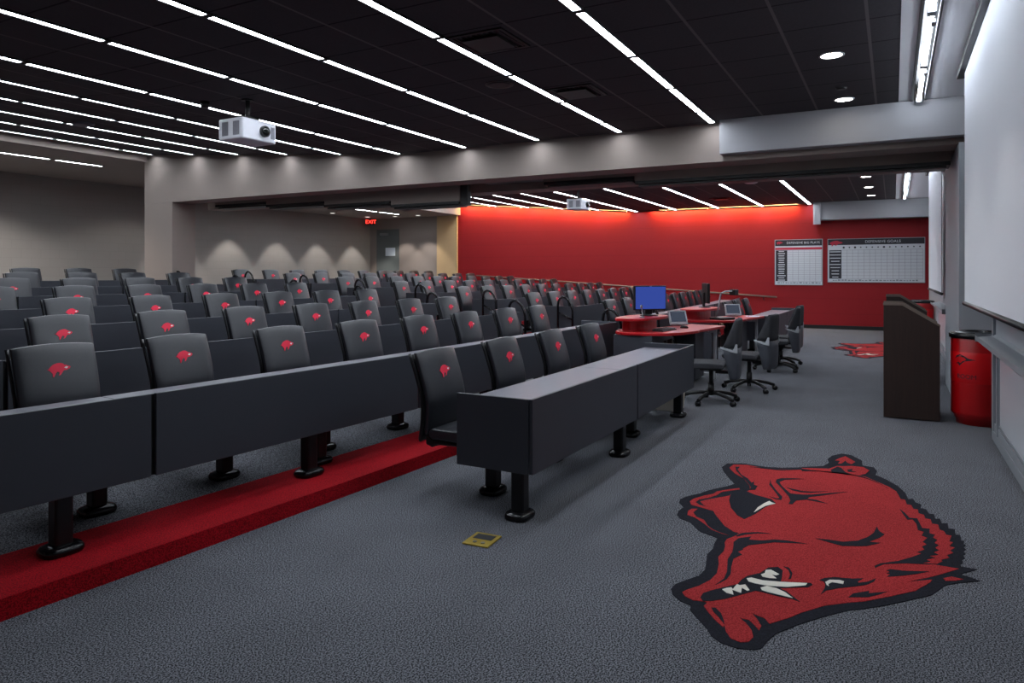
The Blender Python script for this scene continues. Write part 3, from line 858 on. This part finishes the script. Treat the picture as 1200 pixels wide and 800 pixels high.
# ------------------------------------------------------------------ lecterns
def lectern(x0, x1, label):
    xc = (x0+x1)/2; h = abs(x1-x0)/2
    r = thing('lectern', label, 'lectern', (xc, 0, 0), 0, 'brown lecterns')
    Pf = [(.09, .01), (.09, 1.165), (-.08, 1.165), (-.41, .955), (-.41, .01)]
    Pe = [(.094, 1.16), (.094, 1.182), (-.085, 1.182), (-.414, .972), (-.414, .95), (-.08, 1.16)]
    for s in (-1, 1):
        p = MB().prism(Pf, s*h-.022 if s > 0 else -h, h if s > 0 else -h+.022, 'x').build('side_panel', M['woodd'], r, .002)
        MB().prism(Pe, s*h-.023 if s > 0 else -h-.001, h+.001 if s > 0 else -h+.023, 'x').build('edge_band', M['edge'], p)
    MB().box(-h+.023, h-.023, .065, .088, .03, 1.15).build('front_panel', M['woodd'], r)
    MB().prism([(.064, 1.10), (-.08, 1.10), (-.40, .90), (-.40, .88), (-.08, 1.078), (.064, 1.078)], -h+.023, h-.023, 'x').build('reading_desk', M['woodd'], r)
    MB().box(-h+.023, h-.023, -.36, .064, .55, .57).build('shelf', M['woodd'], r)
    MB().box(-h+.0235, h-.0235, -.40, .064, .03, .06).build('base_board', M['woodd'], r)
lectern(8.25, 8.85, 'dark brown wooden lectern with pale edge band, beside the large red bin')
lectern(11.35, 11.95, 'dark brown wooden lectern standing behind the other lectern, beyond the beam')

# ------------------------------------------------------------------ round red bins
def bin_(x, y, label):
    r = thing('waste_bin', label, 'bin', (x, y, 0), 0, 'round red bins')
    MB().lathe([(.205, .0), (.21, .05), (.222, .055), (.225, .08), (.248, .10), (.25, .12), (.25, .845), (.245, .855)], (0, 0, 0), 40).build('drum', M['redpaint'], r)
    MB().lathe([(.252, .845), (.266, .85), (.268, .885), (.25, .90), (.17, .915), (.13, .912), (.125, .86)], (0, 0, 0), 40).build('lid', M['gloss'], r)
    MB().lathe([(.2502, .415), (.2512, .417), (.2512, .713), (.2502, .715)], (0, 0, 0), 40, caps=False).build('label_band', M['redband'], r)
    return r
b1 = bin_(8.40, -.76, 'large round red bin with black lid and hog outline beside the whiteboard wall')
b2 = bin_(18.0, -.53, 'round red bin with dark lid by the red wall, beyond both lecterns')
def curved(pts, r0, a0, z0, sx, sz, m, parent, name):
    """a printed polygon bent onto the drum; a0: direction it faces"""
    b = MB()
    b.prism([(x*sx, z*sz) for x, z in pts], 0, .002, 'y')
    for i, (x, y, z) in enumerate(b.v):
        a = a0 + x/r0
        b.v[i] = ((r0+y)*math.cos(a), (r0+y)*math.sin(a), z0+z)
    return b.build(name, m, parent)
HOGLINE = [(-1,.1),(-.8,.55),(-.4,.75),(0,.6),(.35,.3),(1.0,.12),(.55,.02),(.1,-.1),(-.2,-.4),(-.45,-.75),(-.62,-.45),(-.9,-.5),(-.55,-.25),(-.35,-.4),(-.15,-.15),(.2,.08),(.05,.35),(-.35,.5),(-.7,.38)]
# direction from the bin to the camera side: roughly -x
A0 = math.radians(183)
curved(HOGLINE, .2515, math.radians(143), .635, .105, .075, M['ink'], b1, 'emblem')
tt = text_mesh('ROOM', .062, M['ink'], b1, (0, 0, 0), (0, 0, 0), ext=.001)
bm = bmesh.new(); bm.from_mesh(tt.data)
for v in bm.verts:
    a = math.radians(147) + v.co.x/.2515
    rr = .2515 + v.co.z
    v.co = Vector((rr*math.cos(a), rr*math.sin(a), .475 + v.co.y))
bm.to_mesh(tt.data); bm.free()

# small bin by the end of the front desk
r = thing('waste_bin', 'small beige waste bin behind the end leg of the front desk', 'bin', (7.64, 2.18, 0), .1)
MB().add([(-.12,-.16,0),(.12,-.16,0),(.12,.16,0),(-.12,.16,0),(-.14,-.18,.34),(.14,-.18,.34),(.14,.18,.34),(-.14,.18,.34)], [(0,3,2,1),(0,1,5,4),(1,2,6,5),(2,3,7,6),(3,0,4,7),(4,5,6,7)]).build('tub', M['beigebin'], r, .012)
MB().box(-.145, .145, -.185, -.17, .325, .345).box(-.145, .145, .17, .185, .325, .345).box(-.145, -.13, -.17, .17, .325, .345).box(.13, .145, -.17, .17, .325, .345).build('rim', M['beigebin'], r)

# brass floor box
q0, q1, q2, q3 = floor_at(539, 636), floor_at(562, 624.5), floor_at(591, 629.5), floor_at(568, 644)
cx = sum(q[0] for q in (q0, q1, q2, q3))/4; cy = sum(q[1] for q in (q0, q1, q2, q3))/4
aa = math.atan2(q2[1]-q1[1], q2[0]-q1[0])
ux = Vector((q2[0]-q1[0], q2[1]-q1[1])).length; uy = Vector((q1[0]-q0[0], q1[1]-q0[1])).length
r = thing('floor_box', 'brass floor outlet plate in the grey carpet before the front desk', 'floor outlet', (cx, cy, 0), aa)
MB().box(-ux/2, ux/2, -uy/2, uy/2, .001, .009).build('plate', M['brass'], r, .002)
MB().box(-ux*.36, ux*.36, -uy*.02, uy*.36, .009, .0105).build('carpet_insert', M['fabric'], r)
MB().cyl((-.02, -uy*.28, .009), .012, .004, 'z', 14).build('screw', M['alu'], r)
MB().cyl((.03, -uy*.28, .009), .012, .004, 'z', 14).build('screw', M['alu'], r)

# ------------------------------------------------------------------ red-topped consoles
def smooth_poly(p, it=2):
    for _ in range(it):
        q = []
        for i in range(len(p)):
            a, b = p[i], p[(i+1) % len(p)]
            q += [(a[0]*.75+b[0]*.25, a[1]*.75+b[1]*.25), (a[0]*.25+b[0]*.75, a[1]*.25+b[1]*.75)]
        p = q
    return p
def console(dx, dy, label):
    r = thing('teaching_console', label, 'console', (dx, dy, 0), 0, 'red-topped teaching consoles')
    lower = smooth_poly([(8.50,3.14),(8.46,2.80),(8.55,2.48),(8.85,2.30),(9.42,2.18),(9.55,2.55),(9.5,2.9),(9.2,3.24)], 2)
    MB().prism(lower, .715, .75, 'z').build('worktop', M['redtop'], r, .006)
    MB().prism([(9.38,2.24),(10.28,2.10),(10.42,2.62),(9.45,2.86)], .712, .748, 'z').build('side_top', M['redtop'], r, .006)
    upper = smooth_poly([(8.56,3.18),(8.48,2.94),(8.60,2.76),(8.92,2.70),(9.50,2.66),(9.66,2.85),(9.50,3.20)], 2)
    MB().prism(upper, .885, .92, 'z').build('monitor_shelf', M['redtop'], r, .006)
    inner = smooth_poly([(8.72,3.12),(8.70,2.98),(8.82,2.86),(9.35,2.80),(9.55,2.90),(9.45,3.14)], 2)
    MB().prism(inner, .751, .884, 'z').build('riser', M['redtop'], r)
    MB().box(8.50, 9.00, 2.62, 3.12, .02, .714).build('pedestal', M['panel'], r, .004)
    MB().box(9.62, 10.10, 2.36, 2.66, .05, .711).build('pedestal', M['panel'], r, .004)
    MB().box(9.02, 10.1, 2.95, 2.97, .1, .711).build('modesty_panel', M['panel'], r)
    f = MB(); f.box(10.16, 10.20, 2.20, 2.24, 0, .711); f.box(10.16, 10.20, 2.62, 2.66, 0, .711); f.box(10.16, 10.20, 2.24, 2.62, .65, .69); f.box(10.16, 10.20, 2.24, 2.62, .04, .08)
    f.box(10.11, 10.16, 2.3, 2.34, .65, .711)
    f.build('side_frame', M['silver'], r, .004)
    c = MB(); c.box(9.05, 9.5, 2.6, 2.9, .30, .46); c.tube([(9.1,2.6,.46),(9.2,2.5,.55),(9.3,2.55,.64),(9.4,2.7,.70)], .01, 8)
    c.box(9.05, 9.5, 2.6, 2.9, .28, .30)
    c.build('equipment_bay', M['black'], r, .004)
    return r
console(0, 0, 'red-topped grey console with blue monitor, behind the office chairs nearest the front desk')
console(2.70, -.12, 'red-topped grey console with document camera, beyond the aisle')

def monitor(x, y, z, rz, label, on=True):
    r = thing('computer_monitor', label, 'monitor', (x, y, z), rz)
    MB().box(-.24, .24, -.012, .03, .075, .405).build('bezel', M['black'], r, .006)
    MB().box(-.226, .226, -.0135, -.0122, .092, .390).build('display', M['bluescreen'] if on else M['glass'], r)
    MB().box(-.05, .05, .031, .06, .02, .25).build('neck', M['black'], r, .004)
    MB().lathe([(.13, 0), (.13, .008), (.06, .02)], (0, .03, 0), 26, 0, 1.0, .75).build('base', M['black'], r)
    MB().box(-.018, .018, -.0135, -.0122, .393, .399).build('maker_plate', M['alu'], r)
monitor(9.27, 2.88, .92, -math.radians(43), 'black monitor with plain blue screen on the red console shelf')
monitor(12.0, 2.76, .92, math.radians(24), 'black monitor seen edge on, on the red console beyond the aisle', False)

def keyboard(x, y, z, rz, label):
    r = thing('keyboard', label, 'keyboard', (x, y, z), rz)
    MB().prism([(-.075, 0), (.075, 0), (.075, .026), (-.075, .014)], -.22, .22, 'x').build('case', M['black'], r, .003)
    k = MB()
    for j in range(5):
        for i in range(15):
            zz = .0155 + .012*((-.06+.026*j)+.075)/.15
            k.box(-.208+.0278*i, -.208+.0278*i+.024, -.062+.026*j, -.062+.026*j+.021, zz, zz+.008)
    k.build('keycap_block', M['shell'], r)
keyboard(8.98, 2.60, .751, -.12, 'black keyboard lying on the red console top')
def mouse(x, y, z, rz, label):
    r = thing('computer_mouse', label, 'mouse', (x, y, z), rz)
    b = MB().lathe([(.032, 0), (.035, .012), (.028, .026), (.012, .034)], (0, 0, 0), 18, 0, .9, 1.6); b.build('shell', M['black'], r)
    MB().box(-.003, .003, .02, .04, .026, .034).build('wheel', M['vent'], r)
mouse(9.50, 2.48, .751, .2, 'black mouse on the red console in front of the touch panel')
def panel(x, y, z, rz, label):
    r = thing('touch_panel', label, 'touch panel', (x, y, z), rz)
    m_ = Matrix.Translation((0, 0, .014)) @ Matrix.Rotation(-math.radians(25), 4, 'X')
    MB().box(-.135, .135, -.01, .02, 0, .215).xf(m_).build('housing', M['silver'], r, .006)
    MB().box(-.112, .112, -.0115, -.0102, .04, .195).xf(m_).build('display', M['lcd'], r)
    b = MB(); b.box(-.08, .08, .0, .14, 0, .012); b.box(-.03, .03, .09, .11, .012, .13); b.build('stand', M['alu'], r, .003)
panel(9.96, 2.67, .749, -math.radians(50), 'silver tilted touch panel on the red console beside the keyboard')
panel(12.55, 2.42, .691, -math.radians(60), 'silver tilted touch panel on the far red console beside the paper')
bpy.data.objects['touch_panel.001'].location.z = .749
r = thing('gooseneck_microphone', 'small silver microphone stand on the shelf beside the blue monitor', 'microphone', (8.80, 2.84, .92), 0)
MB().lathe([(.035, 0), (.035, .01), (.012, .018)], (0, 0, 0), 16).build('base', M['alu'], r)
MB().tube([(0,0,.015),(.01,0,.05),(.02,.01,.09),(.03,.02,.12)], .006, 8).build('neck', M['alu'], r)
MB().lathe([(.008, 0), (.016, .01), (.016, .035), (.006, .045)], (.03, .02, .118), 12).build('capsule', M['alu'], r)
r = thing('document_camera', 'black document camera with bent arm on the far red console', 'document camera', (11.62, 2.42, .751), math.radians(-20))
MB().box(-.17, .17, -.13, .13, 0, .035).build('base', M['black'], r, .008)
MB().tube([(-.02,.10,.035),(.06,.10,.22),(.10,.10,.36),(.12,.09,.42),(.20,.07,.445),(.36,.03,.45)], .013, 10).build('arm', M['alu'], r)
MB().box(.34, .46, -.02, .08, .38, .475).build('camera_head', M['black'], r, .008)
r = thing('paper_sheet', 'white sheet of paper on the far red console', 'paper', (12.75, 2.14, .749), .1)
MB().box(-.15, .15, -.11, .11, 0, .003).build('sheet', M['paper'], r)
MB().box(-.12, .12, .06, .075, .003, .0034).build('heading_rule', M['gridline'], r)

# ------------------------------------------------------------------ office chairs
def make_task(label):
    r = thing('office_chair', label, 'chair', (0, 0, 0), 0, 'swivel office chairs at the consoles')
    for k in range(5):
        a = 2*PI*k/5 + .3
        d = Vector((math.cos(a), math.sin(a), 0))
        l = MB().tube([Vector((0,0,.115))+d*.03, Vector((0,0,.115))+d*.12, Vector((0,0,.095))+d*.24, Vector((0,0,.066))+d*.32], .021, 10).build('base_arm', M['black'], r)
        c = MB()
        for s in (-1, 1):
            n_ = Vector((-d.y, d.x, 0)); p = d*.325 + n_*(.013*s) + Vector((0, 0, .03))
            w = MB().cyl((-.009, 0, 0), .03, .018, 'x', 16)
            w.xf(Matrix.Translation(p) @ Matrix.Rotation(a + PI/2, 4, 'Z'))
            c.add(w.v, w.f, 0, True)
        c.build('caster', M['gloss'], l)
    p = MB(); p.cyl((0,0,.09), .036, .14, 'z', 18); p.cyl((0,0,.23), .025, .16, 'z', 16); p.build('gas_column', M['black'], r)
    MB().box(-.10, .10, -.12, .12, .375, .405).build('mechanism', M['black'], r, .01)
    MB().prism([(-.16,.415),(.24,.405),(.28,.42),(.285,.45),(.25,.47),(0,.475),(-.15,.47),(-.17,.45)], -.235, .235, 'x').build('seat', M['fabric'], r, .022, 3)
    # backrest: wrap-around shell, deepest at the lumbar, on the -y side; chair faces +y
    def loft(levels, name, m, bev=0):
        n = 20; vs = []
        for z, yf, yr, w in levels:
            for i in range(n):
                a = 2*PI*i/n; c_, s_ = math.cos(a), math.sin(a)
                X = w*math.copysign(abs(c_)**.45, c_)
                Y = (yf+yr)/2 + (yf-yr)/2*math.copysign(abs(s_)**.45, s_)
                if s_ > 0: Y -= .05*(1-(X/w)**2)*min(1, (yf-yr)/.12)
                else: Y -= .02*(1-(X/w)**2)
                vs.append((X, Y, z))
        k = len(levels)
        fs = [(j*n+i, j*n+(i+1) % n, (j+1)*n+(i+1) % n, (j+1)*n+i) for j in range(k-1) for i in range(n)]
        q_ = MB().add(vs, fs, 0, True)
        q_.f += [tuple(range(n))[::-1], tuple((k-1)*n+i for i in range(n))]; q_.m += [0, 0]; q_.sm += [False, False]
        return q_.build(name, m, r)
    loft([(.655,-0.120,-0.310,.222),(.70,-0.140,-0.315,.222),(.80,-0.190,-0.320,.215),(.90,-0.235,-0.325,.205),(.955,-0.260,-0.325,.19),(.975,-0.275,-0.320,.17)], 'backrest', M['fabric'])
    loft([(.30,-.205,-.300,.185),(.33,-.195,-.310,.198),(.45,-.165,-.315,.21),(.58,-.130,-.315,.22),(.648,-.120,-.310,.222)], 'rear_shell', M['shellgrey'])
    for s_ in (-1, 1):
        q_ = MB(); x_ = s_*.222
        q_.prism([(y_+.085, z_) for y_, z_ in [(-.21, .668), (-.27, .655), (-.345, .632), (-.375, .70), (-.395, .70), (-.395, .60), (-.33, .612), (-.21, .648)]], min(x_, x_+s_*.008), max(x_, x_+s_*.008), 'x')
        q_.build('silver_brace', M['silver'], r, .002)
    MB().box(-.05, .05, -.24, -.05, .345, .372).build('back_bracket', M['black'], r, .006)
    return r
tc = make_task('grey swivel chair beside the end of the front desk')
tc.location = (8.28, 1.85, 0); tc.rotation_euler = (0, 0, .1)
dup(tc, (9.40, 1.62, 0), -.12, 'grey swivel chair standing clear on the carpet, second from the front desk')
dup(tc, (11.5, 1.57, 0), .1, 'grey swivel chair before the far console, third from the front desk')
dup(tc, (12.25, 1.62, 0), -.1, 'grey swivel chair farthest along, before the far front desk')

# ------------------------------------------------------------------ boards on the red wall
def wall_board(y0, y1, z0, z1, label, title, cols, rws, side, icons):
    """y1 > y0; the board faces -x, so its reading direction runs towards -y"""
    W_, H_ = y1-y0, z1-z0
    r = thing('score_board', label, 'board', (RX-.03, y1, z0), -PI/2)   # local x runs along -y, local -y faces the room
    MB().box(0, W_, .0, .028, 0, H_).build('backing', M['board'], r, .003)
    f = MB(); e = .014
    f.box(-e, W_+e, -.004, .028, -e, 0).box(-e, W_+e, -.004, .028, H_, H_+e).box(-e, 0, -.004, .028, 0, H_).box(W_, W_+e, -.004, .028, 0, H_)
    f.build('frame', M['frame'], r)
    hh = H_*.135
    hd = MB().box(.0, W_, -.002, 0, H_-hh, H_).build('header', M['ink'], r)
    text_mesh(title, hh*(.62 if icons else .5), M['board'], r, (W_*.58 if icons else W_*.60, -.0032, H_-hh/2), (PI/2, 0, 0), name='title', ext=.0006, spacing=1.06)
    lg = MB().prism([(.02+W_*.075+x*W_*.075, H_-hh*(.75 if icons else .5)+z*(hh*.75 if icons else hh*.4)) for x, z in HOG], -.0045, -.0022, 'y').build('emblem', M['boardred'], r)
    top = H_ - hh
    if not icons:
        MB().box(0, W_, -.002, 0, top-H_*.085, top-H_*.035).build('red_band', M['boardred'], r)
        top -= H_*.095
    else:
        g = MB(); x0 = W_*side
        for k in range(14):
            xx = x0 + W_*.025 + k*(W_-x0-.02)/14
            g.cyl((xx, -.0022, top-H_*.06), H_*.016*(1.5 if k in (0, 2, 7) else 1), .002, 'y', 8+(k % 3)*4, smooth=False)
        g.build('column_icon_print', M['ink'], r)
        top -= H_*.12
    bot = H_*.075
    MB().box(W_*.012, W_*side, -.002, 0, bot, top).build('row_heading_strip', M['ink'], r)
    g = MB(); n_ = rws
    for k in range(n_):
        zz = bot + (top-bot)*(k+.5)/n_
        w_ = W_*side*random.uniform(.45, .85)
        g.box(W_*(side+.012)/2-w_/2, W_*(side+.012)/2+w_/2, -.003, -.002, zz-H_*.009, zz+H_*.009)
    g.build('row_heading_print', M['board'], r)
    g = MB()
    for k in range(cols+1):
        xx = W_*side + (W_*.985-W_*side)*k/cols
        g.box(xx-.003, xx+.003, -.0012, 0, bot, top)
    for k in range(n_+1):
        zz = bot + (top-bot)*k/n_
        g.box(W_*side, W_*.985, -.0012, 0, zz-.003, zz+.003)
    g.build('grid_print', M['gridline'], r)
    g = MB(); xx = W_*.05
    while xx < W_*.93:
        w_ = random.uniform(.03, .07)
        g.box(xx, xx+w_, -.0015, 0, bot*.35, bot*.35+random.uniform(.02, .04)); xx += w_+random.uniform(.015, .03)
    g.build('footer_print', M['gridline'], r)
wall_board(1.70, 2.90, 1.19, 2.42, 'square white grid board titled DEFENSIVE BIG PLAYS on the red wall', 'DEFENSIVE BIG PLAYS', 6, 14, .26, False)
wall_board(-.70, 1.55, 1.27, 2.41, 'wide white grid board titled DEFENSIVE GOALS on the red wall', 'DEFENSIVE GOALS', 14, 9, .145, True)

# handrail along the red wall
r = thing('wall_handrail', 'long sloping metal handrail fixed along the red wall', 'handrail', (0, 0, 0), 0)
MB().tube([(RX-.10, 2.85, .84), (RX-.10, 6.0, 1.03), (RX-.10, 9.2, 1.23), (RX-.10, 12.6, 1.43)], .024, 12).build('rail', M['edge'], r)
for i in range(7):
    y = 3.2 + 1.5*i; z = .84 + (y-2.85)*.0605
    MB().tube([(RX-.10, y, z-.02), (RX-.10, y, z-.07), (RX-.05, y, z-.10), (RX-.001, y, z-.10)], .011, 8).build('bracket', M['black'], r)

# ------------------------------------------------------------------ camera, world, view
cam = bpy.data.cameras.new('camera'); co = bpy.data.objects.new('camera', cam); C.objects.link(co)
cam.sensor_width = 36; cam.lens = FPX/1200*36
cam.shift_y = -(400 - V0)/1200
cam.clip_start = .05; cam.clip_end = 100
co.location = (0, 0, H); co.rotation_euler = (PI/2, 0, math.radians(28.3 - 90))
sc = bpy.context.scene
sc.camera = co
w = bpy.data.worlds.new('world'); sc.world = w; w.use_nodes = True
w.node_tree.nodes['Background'].inputs[0].default_value = (.5, .55, .65, 1)
w.node_tree.nodes['Background'].inputs[1].default_value = .05
sc.view_settings.view_transform = 'Standard'; sc.view_settings.look = 'None'
sc.view_settings.gamma = 1.0; sc.view_settings.use_curve_mapping = False
sc.view_settings.exposure = 0.9
try:
    sc.cycles.use_denoising = True
    sc.cycles.max_bounces = 6; sc.cycles.diffuse_bounces = 4; sc.cycles.glossy_bounces = 3
    sc.cycles.sample_clamp_indirect = 4.0
except Exception:
    pass
